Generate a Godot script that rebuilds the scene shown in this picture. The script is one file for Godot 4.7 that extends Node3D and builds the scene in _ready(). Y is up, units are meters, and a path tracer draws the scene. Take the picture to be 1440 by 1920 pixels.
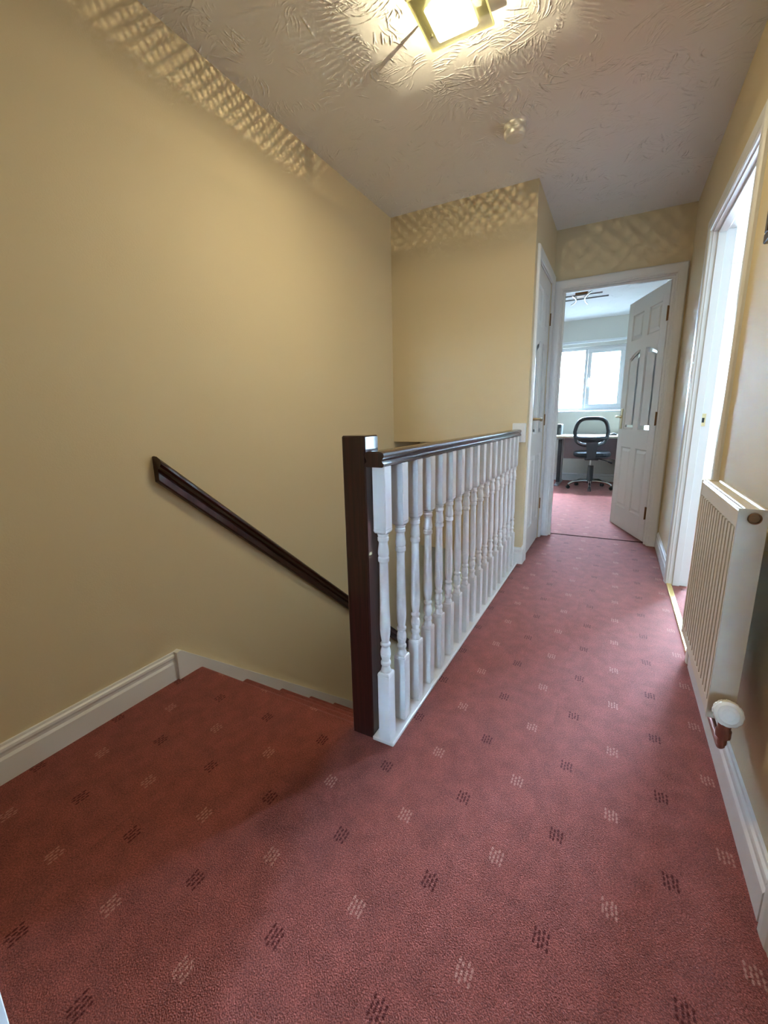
extends Node3D
# First-floor landing with a stairwell, looking down a corridor to a bedroom. Metres, y up, corridor runs towards -z.

const H := 2.4394          # ceiling height
const XW := -1.545         # left wall
const XR := 0.36           # right wall
const ZB := -3.04          # wall over the stairs
const ZD := -3.90          # wall with the bedroom door
const XC := -0.537         # cupboard wall, landing side
const ZN := -1.10          # top nosing of the stairs
const RISE := 0.2025
const GOING := 0.238

var M := {}
var taken := {}

# ------------------------------------------------------------------ mesh helpers
class Shape:
	var v := PackedVector3Array()
	var n := PackedVector3Array()
	func tri(a: Vector3, b: Vector3, c: Vector3, hint: Vector3) -> void:
		var m := (b - a).cross(c - a)
		if m.length_squared() < 1e-20:
			return
		m = m.normalized()
		if m.dot(hint) < 0.0:
			m = -m
			v.append_array([a, b, c])
		else:
			v.append_array([a, c, b])
		n.append_array([m, m, m])
	func quad(a: Vector3, b: Vector3, c: Vector3, d: Vector3, hint: Vector3) -> void:
		tri(a, b, c, hint)
		tri(a, c, d, hint)
	func smooth(a: Vector3, b: Vector3, c: Vector3, na: Vector3, nb: Vector3, nc: Vector3) -> void:
		var m := (b - a).cross(c - a)
		if m.length_squared() < 1e-22:
			return
		if m.dot(na + nb + nc) < 0.0:
			v.append_array([a, b, c])
			n.append_array([na, nb, nc])
		else:
			v.append_array([a, c, b])
			n.append_array([na, nc, nb])
	func box(lo: Vector3, hi: Vector3, bevel := 0.0) -> void:
		var c := (lo + hi) * 0.5
		var h := (hi - lo) * 0.5
		hexa(Transform3D(Basis(), c), h, bevel)
	func hexa(t: Transform3D, h: Vector3, bevel := 0.0) -> void:
		var b := minf(bevel, minf(h.x, minf(h.y, h.z)) * 0.95)
		var ax := [Vector3.RIGHT, Vector3.UP, Vector3.BACK]
		for i in 3:
			var j := (i + 1) % 3
			var k := (i + 2) % 3
			for s in [-1.0, 1.0]:
				var p: Vector3 = ax[i] * (s * h[i])
				var u: Vector3 = ax[j] * (h[j] - b)
				var w: Vector3 = ax[k] * (h[k] - b)
				quad(t * (p + u + w), t * (p - u + w), t * (p - u - w), t * (p + u - w), t.basis * (ax[i] * s))
		if b <= 0.0:
			return
		for i in 3:          # edges along axis i
			var j := (i + 1) % 3
			var k := (i + 2) % 3
			for sj in [-1.0, 1.0]:
				for sk in [-1.0, 1.0]:
					var e: Vector3 = ax[i] * (h[i] - b)
					var p: Vector3 = ax[j] * (sj * h[j]) + ax[k] * (sk * (h[k] - b))
					var q: Vector3 = ax[j] * (sj * (h[j] - b)) + ax[k] * (sk * h[k])
					quad(t * (p + e), t * (p - e), t * (q - e), t * (q + e), t.basis * (ax[j] * sj + ax[k] * sk))
		for sx in [-1.0, 1.0]:
			for sy in [-1.0, 1.0]:
				for sz in [-1.0, 1.0]:
					var s := Vector3(sx, sy, sz)
					var i := h - Vector3(b, b, b)
					tri(t * (s * Vector3(h.x, i.y, i.z)), t * (s * Vector3(i.x, h.y, i.z)), t * (s * Vector3(i.x, i.y, h.z)), t.basis * s)
	func prism(poly: PackedVector2Array, o: Vector3, ux: Vector3, uy: Vector3, along: Vector3, caps := true) -> void:
		# poly in the plane (ux, uy) at o, swept by along
		var mid := Vector2.ZERO
		for p in poly:
			mid += p
		mid /= poly.size()
		var area := 0.0
		for i in poly.size():
			area += poly[i].cross(poly[(i + 1) % poly.size()])
		for i in poly.size():
			var p := poly[i]
			var q := poly[(i + 1) % poly.size()]
			var e := (q - p)
			var out := Vector2(e.y, -e.x) * (1.0 if area > 0.0 else -1.0)
			var a := o + ux * p.x + uy * p.y
			var b := o + ux * q.x + uy * q.y
			quad(a, b, b + along, a + along, ux * out.x + uy * out.y)
		if caps:
			var ix := Geometry2D.triangulate_polygon(poly)
			for k in range(0, ix.size(), 3):
				var a := o + ux * poly[ix[k]].x + uy * poly[ix[k]].y
				var b := o + ux * poly[ix[k + 1]].x + uy * poly[ix[k + 1]].y
				var c := o + ux * poly[ix[k + 2]].x + uy * poly[ix[k + 2]].y
				tri(a, b, c, -along)
				tri(a + along, b + along, c + along, along)
	func lathe(prof: Array, t: Transform3D, seg := 20) -> void:
		# prof: [radius, height] from bottom to top, about t's y axis
		for i in prof.size() - 1:
			var p: Array = prof[i]
			var q: Array = prof[i + 1]
			var dr: float = q[0] - p[0]
			var dh: float = q[1] - p[1]
			var ln := sqrt(dr * dr + dh * dh)
			if ln < 1e-7:
				continue
			var nr := dh / ln
			var ny := -dr / ln
			for k in seg:
				var a := TAU * k / seg
				var b := TAU * (k + 1) / seg
				var ca := Vector3(cos(a), 0, sin(a))
				var cb := Vector3(cos(b), 0, sin(b))
				var na := (t.basis * (ca * nr + Vector3.UP * ny)).normalized()
				var nb := (t.basis * (cb * nr + Vector3.UP * ny)).normalized()
				var p0: Vector3 = t * (ca * p[0] + Vector3.UP * p[1])
				var p1: Vector3 = t * (cb * p[0] + Vector3.UP * p[1])
				var q0: Vector3 = t * (ca * q[0] + Vector3.UP * q[1])
				var q1: Vector3 = t * (cb * q[0] + Vector3.UP * q[1])
				smooth(p0, p1, q1, na, nb, nb)
				smooth(p0, q1, q0, na, nb, na)
	func tube(path: Array, r, seg := 10, caps := true) -> void:
		# round tube through points; r a number or an array
		var count := path.size()
		var rings := []
		var norms := []
		var side := Vector3.ZERO
		for i in count:
			var d: Vector3 = (path[mini(i + 1, count - 1)] - path[maxi(i - 1, 0)]).normalized()
			if side == Vector3.ZERO:
				side = d.cross(Vector3.UP if absf(d.y) < 0.9 else Vector3.RIGHT).normalized()
			else:
				side = (side - d * side.dot(d)).normalized()
			var up := d.cross(side)
			var rr: float = r[i] if r is Array else r
			var ring := []
			var nn := []
			for k in seg:
				var a := TAU * k / seg
				var m := side * cos(a) + up * sin(a)
				nn.append(m)
				ring.append(path[i] + m * rr)
			rings.append(ring)
			norms.append(nn)
		for i in count - 1:
			for k in seg:
				var j := (k + 1) % seg
				smooth(rings[i][k], rings[i][j], rings[i + 1][j], norms[i][k], norms[i][j], norms[i + 1][j])
				smooth(rings[i][k], rings[i + 1][j], rings[i + 1][k], norms[i][k], norms[i + 1][j], norms[i + 1][k])
		if caps:
			for e in [0, count - 1]:
				var d: Vector3 = (path[1] - path[0]) if e == 0 else (path[count - 2] - path[count - 1])
				for k in seg:
					tri(path[e], rings[e][k], rings[e][(k + 1) % seg], -d)
	func sweep_u(prof: PackedVector2Array, pts: Array, outs: Array, face: Vector3) -> void:
		# prof (width outwards, thickness) along the open path pts; outs = mitre vectors
		for i in pts.size() - 1:
			var mid: Vector3 = (pts[i] + pts[i + 1]) * 0.5
			var cen: Vector3 = mid + (outs[i] + outs[i + 1]) * 0.5 * prof[prof.size() / 2].x * 0.5
			for k in prof.size():
				var p := prof[k]
				var q := prof[(k + 1) % prof.size()]
				var a: Vector3 = pts[i] + outs[i] * p.x + face * p.y
				var b: Vector3 = pts[i] + outs[i] * q.x + face * q.y
				var c: Vector3 = pts[i + 1] + outs[i + 1] * q.x + face * q.y
				var d: Vector3 = pts[i + 1] + outs[i + 1] * p.x + face * p.y
				var w: Vector3 = (outs[i] + outs[i + 1]) * 0.5
				var dir: Vector3 = (pts[i + 1] - pts[i]).normalized()
				w = (w - dir * w.dot(dir)).normalized()
				var e := q - p
				var o := Vector2(-e.y, e.x)
				quad(a, b, c, d, w * o.x + face * o.y)
	func mesh() -> ArrayMesh:
		var a := []
		a.resize(Mesh.ARRAY_MAX)
		a[Mesh.ARRAY_VERTEX] = v
		a[Mesh.ARRAY_NORMAL] = n
		var m := ArrayMesh.new()
		m.add_surface_from_arrays(Mesh.PRIMITIVE_TRIANGLES, a)
		return m

func numbered(called: String) -> String:
	if not taken.has(called):
		taken[called] = 0
		return called
	taken[called] += 1
	return "%s_%03d" % [called, taken[called]]

func put(called: String, s, material: Material, parent: Node3D) -> MeshInstance3D:
	var o := MeshInstance3D.new()
	o.name = called
	o.mesh = s.mesh() if s is Shape else s
	o.material_override = material
	o.cast_shadow = GeometryInstance3D.SHADOW_CASTING_SETTING_ON
	parent.add_child(o, true)
	return o

func tag(o: Node, label: String, category: String, group := "", kind := "") -> void:
	o.set_meta("label", label)
	o.set_meta("category", category)
	if group:
		o.set_meta("group", group)
	if kind:
		o.set_meta("kind", kind)

func thing(called: String, label: String, category: String, at := Vector3.ZERO, turn := 0.0, kind := "") -> Node3D:
	var o := Node3D.new()
	o.name = numbered(called)
	add_child(o)
	o.position = at
	o.rotation.y = turn
	tag(o, label, category, "", kind)
	return o

func solid(called: String, s, material: Material, label: String, category: String, kind := "") -> MeshInstance3D:
	var o := put(numbered(called), s, material, self)
	tag(o, label, category, "", kind)
	return o

func structure(called: String, boxes: Array, material: Material, label: String, category := "wall") -> MeshInstance3D:
	var s := Shape.new()
	for b in boxes:
		s.box(Vector3(b[0], b[2], b[4]), Vector3(b[1], b[3], b[5]))   # x0 x1 y0 y1 z0 z1
	return solid(called, s, material, label, category, "structure")

# ------------------------------------------------------------------ materials
func rgb(r: float, g: float, b: float) -> Color:
	return Color(r / 255.0, g / 255.0, b / 255.0)

func paint(c: Color, rough := 0.6, metal := 0.0) -> StandardMaterial3D:
	var m := StandardMaterial3D.new()
	m.albedo_color = c
	m.roughness = rough
	m.metallic = metal
	return m

func noise_height(freq: float, seed_value: int, size := 512, octaves := 3) -> NoiseTexture2D:
	var f := FastNoiseLite.new()
	f.seed = seed_value
	f.frequency = freq
	f.fractal_octaves = octaves
	var t := NoiseTexture2D.new()
	t.width = size
	t.height = size
	t.seamless = true
	t.noise = f
	return t

func relief(m: StandardMaterial3D, t: Texture2D, cm: float, tile: float) -> void:
	m.heightmap_enabled = true
	m.heightmap_texture = t
	m.heightmap_scale = cm
	m.uv1_triplanar = true
	m.uv1_world_triplanar = true
	m.uv1_scale = Vector3.ONE / tile

func carpet_image() -> Image:
	# 1 px = 1 mm; four by four repeats of a 244 x 249 mm pattern: dark and pale clusters of tufts
	var w := 976
	var h := 996
	var fine := FastNoiseLite.new()
	fine.seed = 11
	fine.frequency = 0.22
	fine.fractal_octaves = 2
	var broad := FastNoiseLite.new()
	broad.seed = 5
	broad.frequency = 0.012
	broad.fractal_octaves = 3
	var rng := RandomNumberGenerator.new()
	rng.seed = 77
	var data := PackedByteArray()
	data.resize(w * h * 3)
	for y in h:
		for x in w:
			var g := fine.get_noise_2d(x, y) * 0.30 + (rng.randf() - 0.5) * 0.26 + broad.get_noise_2d(x, y) * 0.10
			var r := 128.0
			var gr := 70.0
			var b := 63.0
			var k := 1.0 + g
			var i := (y * w + x) * 3
			data[i] = clampi(int(r * k), 0, 255)
			data[i + 1] = clampi(int(gr * k), 0, 255)
			data[i + 2] = clampi(int(b * k), 0, 255)
	for ry in 4:
		for rx in 4:
			for kind in 2:
				var cx := rx * 244 + (122 if kind else 0) + 60
				var cy := ry * 249 + (124 if kind else 0) + 60
				for col in 4:
					for row in 3:
						var jx := cx + (col - 1.5) * 8.8 + rng.randf_range(-0.8, 0.8)
						var jy := cy + (row - 1.0) * 12.5 + (3.0 if col % 2 else -2.0) + rng.randf_range(-1.2, 1.2)
						for dy in range(-8, 9):
							for dx in range(-5, 6):
								var e := pow(absf(dx) / 2.7, 2.0) + pow(absf(dy) / 5.4, 2.0)
								if e > 1.25:
									continue
								var a := clampf(1.5 - e, 0.0, 1.0) * rng.randf_range(0.6, 1.0)
								var px := posmod(int(jx) + dx, w)
								var py := posmod(int(jy) + dy, h)
								var i := (py * w + px) * 3
								var tone: Array = [170, 122, 108] if kind else [68, 22, 22]
								for c in 3:
									data[i + c] = clampi(int(lerpf(data[i + c], tone[c], a)), 0, 255)
	return Image.create_from_data(w, h, false, Image.FORMAT_RGB8, data)

func artex_image(size: int) -> Image:
	# brushed plaster: fans of curved ridges and flicked blobs; tile of 2.4 m
	var rng := RandomNumberGenerator.new()
	rng.seed = 4
	var f := PackedFloat32Array()
	f.resize(size * size)
	var px := size / 2.4
	for fan in 620:
		var c := Vector2(rng.randf(), rng.randf()) * size
		var dir := rng.randf() * TAU
		var bend := rng.randf_range(-1.6, 1.6)
		var strokes := rng.randi_range(5, 14)
		var ln := rng.randf_range(0.05, 0.15) * px
		var gap := rng.randf_range(0.008, 0.014) * px
		var strong := rng.randf_range(0.18, 0.6)
		for s in strokes:
			var p := c + Vector2.from_angle(dir + PI / 2) * (s - strokes * 0.5) * gap + Vector2(rng.randfn(0, 3), rng.randfn(0, 3))
			var a := dir + rng.randfn(0.0, 0.18) + (s - strokes * 0.5) * 0.03
			var steps := int(ln * rng.randf_range(0.4, 1.1))
			var hgt := strong * rng.randf_range(0.4, 1.0)
			if rng.randf() < 0.10:
				hgt = 1.0
			var wid := rng.randf_range(1.0, 1.9)
			for k in steps:
				var t := float(k) / steps
				p += Vector2.from_angle(a)
				a += bend / steps + rng.randfn(0, 0.03)
				var hh := hgt * sin(PI * minf(1.0, t * 1.02)) * (0.7 + 0.3 * sin(k * 0.35 + s))
				for dy in range(-4, 5):
					for dx in range(-4, 5):
						var q := hh * exp(-(dx * dx + dy * dy) / (wid * wid))
						var i := posmod(int(p.y) + dy, size) * size + posmod(int(p.x) + dx, size)
						if q > f[i]:
							f[i] = q
	return Image.create_from_data(size, size, false, Image.FORMAT_RF, f.to_byte_array())

func wood_image() -> Image:
	var f := FastNoiseLite.new()
	f.seed = 9
	f.frequency = 0.05
	f.fractal_octaves = 4
	var im := Image.create(256, 512, false, Image.FORMAT_RGB8)
	for y in 512:
		for x in 256:
			var g := f.get_noise_2d(x * 1.4, y * 0.05) * 0.5 + f.get_noise_2d(x * 5.0 + 300, y * 0.2) * 0.3
			var k := clampf(1.0 + g * 0.75, 0.45, 1.7)
			im.set_pixel(x, y, Color(0.165 * k, 0.068 * k, 0.055 * k))
	return im

func make_materials() -> void:
	var orange := noise_height(0.06, 3, 512, 3)
	M.wall = paint(rgb(213, 197, 163), 0.75)
	relief(M.wall, orange, 0.02, 0.25)
	M.cream = paint(rgb(226, 225, 216), 0.75)
	relief(M.cream, orange, 0.03, 0.25)
	M.ceiling = paint(rgb(237, 238, 239), 0.7)
	relief(M.ceiling, ImageTexture.create_from_image(artex_image(1400)), 0.6, 2.4)
	M.white = paint(rgb(232, 233, 234), 0.38)
	M.white.clearcoat_enabled = true
	M.white.clearcoat = 0.22
	M.white.clearcoat_roughness = 0.18
	var carpet := StandardMaterial3D.new()
	carpet.albedo_texture = ImageTexture.create_from_image(carpet_image())
	carpet.roughness = 1.0
	carpet.metallic_specular = 0.1
	carpet.uv1_triplanar = true
	carpet.uv1_world_triplanar = true
	carpet.uv1_scale = Vector3(1 / 0.976, 1 / 0.976, 1 / 0.996)
	carpet.uv1_offset = Vector3(0.110 / 0.976, 0, 0.786 / 0.996)
	carpet.rim_enabled = true
	carpet.rim = 0.28
	carpet.rim_tint = 0.4
	carpet.heightmap_enabled = true
	carpet.heightmap_texture = noise_height(0.28, 21, 996, 2)
	carpet.heightmap_scale = 0.16
	M.carpet = carpet
	M.mahogany = StandardMaterial3D.new()
	M.mahogany.albedo_texture = ImageTexture.create_from_image(wood_image())
	M.mahogany.uv1_triplanar = true
	M.mahogany.uv1_scale = Vector3(6, 1.6, 6)
	M.mahogany.roughness = 0.35
	M.mahogany.metallic_specular = 0.3
	M.mahogany.clearcoat_enabled = true
	M.mahogany.clearcoat = 0.8
	M.mahogany.clearcoat_roughness = 0.06
	M.radiator = paint(rgb(226, 220, 204), 0.3)
	M.plastic = paint(rgb(232, 230, 222), 0.35)
	M.chrome = paint(rgb(205, 206, 208), 0.15, 1.0)
	M.brass = paint(rgb(188, 170, 132), 0.35, 1.0)
	M.bronze = paint(rgb(120, 88, 58), 0.4, 0.9)
	M.copper = paint(rgb(150, 100, 84), 0.42, 0.7)
	M.dark = paint(rgb(15, 15, 17), 0.6)
	M.fabric = paint(rgb(20, 20, 22), 0.95)
	M.steel = paint(rgb(150, 152, 156), 0.35, 0.8)
	M.desk = paint(rgb(222, 208, 180), 0.4)
	M.panel = paint(rgb(96, 78, 78), 0.5)
	M.paper = paint(rgb(240, 240, 238), 0.9)
	M.threshold = paint(rgb(222, 196, 120), 0.35, 0.6)
	M.strip = paint(rgb(52, 27, 25), 1.0)
	M.strip.metallic_specular = 0.1
	M.upvc = paint(rgb(240, 242, 244), 0.25)
	M.glass = StandardMaterial3D.new()
	M.glass.albedo_color = Color(0.92, 0.97, 0.96, 0.06)
	M.glass.transparency = BaseMaterial3D.TRANSPARENCY_ALPHA
	M.glass.roughness = 0.02

# ------------------------------------------------------------------ joinery
const ARCH := [[0.0, 0.0], [0.0, 0.010], [0.004, 0.014], [0.012, 0.014], [0.018, 0.017], [0.040, 0.019], [0.056, 0.019], [0.062, 0.016], [0.066, 0.010], [0.066, 0.0]]
const SKIRT := [[0.0, 0.0], [0.016, 0.0], [0.016, 0.074], [0.0135, 0.079], [0.011, 0.083], [0.0115, 0.092], [0.014, 0.100], [0.013, 0.108], [0.008, 0.113], [0.007, 0.121], [0.0, 0.121]]

func poly(a: Array, scale := 1.0) -> PackedVector2Array:
	var p := PackedVector2Array()
	for q in a:
		p.append(Vector2(q[0], q[1]) * scale)
	return p

func architrave(called: String, a: Vector3, b: Vector3, top: float, face: Vector3, label: String) -> void:
	# round an opening from floor point a to floor point b
	var s := Shape.new()
	var side := (b - a).normalized()
	var pts := [a, Vector3(a.x, top, a.z), Vector3(b.x, top, b.z), b]
	var outs := [-side, -side + Vector3.UP, side + Vector3.UP, side]
	s.sweep_u(poly(ARCH), pts, outs, face)
	solid(called, s, M.white, label, "door frame", "structure")

func lining(called: String, a: Vector3, b: Vector3, top: float, depth: Vector3, stop_at: float, label: String) -> Node3D:
	# boards on both sides and the head of an opening, and the door stop
	var root := thing(called, label, "door lining", Vector3.ZERO, 0.0, "structure")
	var side := (b - a).normalized()
	var t := 0.022
	for e in [[a, side], [b, -side]]:
		var s := Shape.new()
		var p: Vector3 = e[0]
		var w: Vector3 = e[1]
		var lo: Vector3 = p - w * t
		box_pts(s, lo, p + depth + Vector3.UP * top)
		put("jamb", s, M.white, root)
		var d := Shape.new()
		box_pts(d, p + depth * stop_at, p + w * 0.013 + depth * (stop_at + 0.36) + Vector3.UP * (top - 0.0))
		put("door_stop", d, M.white, root)
	var s2 := Shape.new()
	box_pts(s2, a - side * t + Vector3.UP * top, b + side * t + depth + Vector3.UP * (top + t))
	put("head", s2, M.white, root)
	var s3 := Shape.new()
	box_pts(s3, a + side * 0.013 + depth * stop_at + Vector3.UP * (top - 0.013), b - side * 0.013 + depth * (stop_at + 0.36) + Vector3.UP * top)
	put("door_stop", s3, M.white, root)
	return root

func box_pts(s: Shape, a: Vector3, b: Vector3, bevel := 0.001) -> void:
	s.box(Vector3(minf(a.x, b.x), minf(a.y, b.y), minf(a.z, b.z)), Vector3(maxf(a.x, b.x), maxf(a.y, b.y), maxf(a.z, b.z)), bevel)

func skirting(called: String, a: Vector3, b: Vector3, out: Vector3, label: String) -> void:
	var s := Shape.new()
	s.prism(poly(SKIRT), a, out, Vector3.UP, b - a)
	solid(called, s, M.white, label, "skirting board", "structure")

func inset(p: PackedVector2Array, d: float) -> PackedVector2Array:
	var r := Geometry2D.offset_polygon(p, -d, Geometry2D.JOIN_MITER)
	return r[0] if r.size() else p

func rect_poly(x0: float, x1: float, y0: float, y1: float, arch := 0.0, slope := 0.0) -> PackedVector2Array:
	var p := PackedVector2Array([Vector2(x0, y0), Vector2(x1, y0)])
	if arch <= 0.0:
		p.append(Vector2(x1, y1))
		p.append(Vector2(x0, y1))
		return p
	var n := 8
	for i in n + 1:      # half an arch over each panel: high at the middle stile
		var t := float(i) / n
		var u := 1.0 - t if slope > 0.0 else t
		p.append(Vector2(lerpf(x1, x0, t), y1 - arch * (1.0 - sin(u * PI / 2))))
	return p

func door_leaf(root: Node3D, w: float, h: float, mat: Material) -> void:
	# leaf in its own axes: hinge edge at x = 0, leaf along +x, thickness -0.0175..0.0175 in z
	var T := 0.0175
	var st := 0.105 * w / 0.726
	var mid := 0.10 * w / 0.726
	var xs := [st, (w - mid) / 2, (w + mid) / 2, w - st]
	var rows := [[0.19, 0.74, 0.0], [0.90, 1.56, 0.055], [1.655, h - 0.115, 0.0]]
	var s := Shape.new()
	var b := 0.0015
	s.box(Vector3(0, 0, -T), Vector3(xs[0], h, T), b)
	for r in rows:
		s.box(Vector3(xs[1], r[0], -T), Vector3(xs[2], r[1], T))
	s.box(Vector3(xs[3], 0, -T), Vector3(w, h, T), b)
	s.box(Vector3(xs[0], 0, -T), Vector3(xs[3], rows[0][0], T))
	s.box(Vector3(xs[0], rows[0][1], -T), Vector3(xs[3], rows[1][0], T))
	s.box(Vector3(xs[0], rows[1][1], -T), Vector3(xs[3], rows[2][0], T))
	s.box(Vector3(xs[0], rows[2][1], -T), Vector3(xs[3], h, T))
	# spandrels over the arched panels
	for c in 2:
		var x0: float = xs[c * 2]
		var x1: float = xs[c * 2 + 1]
		var y1: float = rows[1][1]
		var a: float = rows[1][2]
		var n := 8
		var top := PackedVector2Array()
		var arc := rect_poly(x0, x1, 0, y1, a, -1.0 if c else 1.0)
		if c == 0:
			top.append(Vector2(x0, y1))
			for i in range(arc.size() - 1, 1, -1):
				top.append(arc[i])
		else:
			for i in range(arc.size() - 1, 1, -1):
				top.append(arc[i])
			top.append(Vector2(x1, y1))
		s.prism(top, Vector3(0, 0, -T), Vector3.RIGHT, Vector3.UP, Vector3(0, 0, 2 * T), true)
	put("leaf", s, mat, root)
	for r in rows:
		for c in 2:
			var outline := rect_poly(xs[c * 2], xs[c * 2 + 1], r[0], r[1], r[2], -1.0 if c else 1.0)
			var p := Shape.new()
			# moulded slope down, flat groove, slope up to a raised field, on both faces
			for f in [-1.0, 1.0]:
				var rings := [[0.0, T - 0.001], [0.007, T - 0.010], [0.016, T - 0.0105], [0.036, T - 0.002]]
				var last := PackedVector2Array()
				var lz := 0.0
				for g in rings:
					var q := inset(outline, g[0]) if g[0] > 0.0 else outline
					if last.size() == q.size() and last.size() > 0:
						var shift := 0
						var best := 1e9
						for k in q.size():
							var dd := q[k].distance_squared_to(last[0])
							if dd < best:
								best = dd
								shift = k
						for k in q.size():
							var k2 := (k + 1) % q.size()
							p.quad(Vector3(last[k].x, last[k].y, lz * f), Vector3(last[k2].x, last[k2].y, lz * f), Vector3(q[(k2 + shift) % q.size()].x, q[(k2 + shift) % q.size()].y, g[1] * f), Vector3(q[(k + shift) % q.size()].x, q[(k + shift) % q.size()].y, g[1] * f), Vector3(0, 0, f))
						var rot := PackedVector2Array()
						for k in q.size():
							rot.append(q[(k + shift) % q.size()])
						q = rot
					last = q
					lz = g[1]
				var ix := Geometry2D.triangulate_polygon(last)
				for k in range(0, ix.size(), 3):
					p.tri(Vector3(last[ix[k]].x, last[ix[k]].y, lz * f), Vector3(last[ix[k + 1]].x, last[ix[k + 1]].y, lz * f), Vector3(last[ix[k + 2]].x, last[ix[k + 2]].y, lz * f), Vector3(0, 0, f))
			put("panel", p, mat, root)

func door_handle(root: Node3D, x: float, y: float, dir: float, faces: Array) -> void:
	for f in faces:
		var plate := Shape.new()
		box_pts(plate, Vector3(x - 0.02, y - 0.10, f * 0.0178), Vector3(x + 0.02, y + 0.08, f * 0.0235), 0.002)
		var pm := put("handle_plate", plate, M.brass, root)
		var l := Shape.new()
		var z0: float = f * 0.0235
		l.tube([Vector3(x, y + 0.01, z0), Vector3(x, y + 0.01, z0 + f * 0.035), Vector3(x + dir * 0.008, y + 0.01, z0 + f * 0.045), Vector3(x + dir * 0.05, y + 0.012, z0 + f * 0.048), Vector3(x + dir * 0.10, y + 0.004, z0 + f * 0.042)], [0.010, 0.009, 0.009, 0.0085, 0.007], 12)
		l.lathe([[0.0, -0.011], [0.008, -0.009], [0.011, 0.0], [0.008, 0.009], [0.0, 0.011]], Transform3D(Basis(), Vector3(x + dir * 0.10, y + 0.004, z0 + f * 0.042)), 12)
		put("lever", l, M.brass, pm)

# ------------------------------------------------------------------ scene
func _ready() -> void:
	var cam := Camera3D.new()
	cam.name = "camera"
	add_child(cam)
	cam.position = Vector3(0, 1.0456, 0)
	cam.rotation = Vector3(-0.2161, 0.4970, -0.0213)
	cam.fov = rad_to_deg(2.0 * atan(960.0 / 798.26))
	cam.near = 0.02
	cam.far = 200.0
	cam.current = true

	var we := WorldEnvironment.new()
	we.name = "environment"
	var env := Environment.new()
	env.background_mode = Environment.BG_SKY
	var sm := ProceduralSkyMaterial.new()      # bright overcast sky
	sm.sky_top_color = rgb(190, 224, 255)
	sm.sky_horizon_color = rgb(82, 100, 116)
	sm.sky_curve = 0.6
	sm.ground_bottom_color = rgb(90, 102, 100)
	sm.ground_horizon_color = rgb(112, 128, 134)
	sm.sky_energy_multiplier = 20.0
	sm.ground_energy_multiplier = 3.0
	var sky := Sky.new()
	sky.sky_material = sm
	env.sky = sky
	env.tonemap_mode = Environment.TONE_MAPPER_LINEAR
	env.tonemap_exposure = 1.0
	env.sdfgi_enabled = true
	env.ssao_enabled = true
	env.ssil_enabled = true
	we.environment = env
	add_child(we)

	make_materials()
	build_shell()
	build_windows()
	build_doors()
	build_stairs()
	build_balustrade()
	build_wall_handrail()
	build_ceiling_light()
	build_smoke_alarm()
	build_radiator()
	build_picture()
	build_bedroom()

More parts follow.
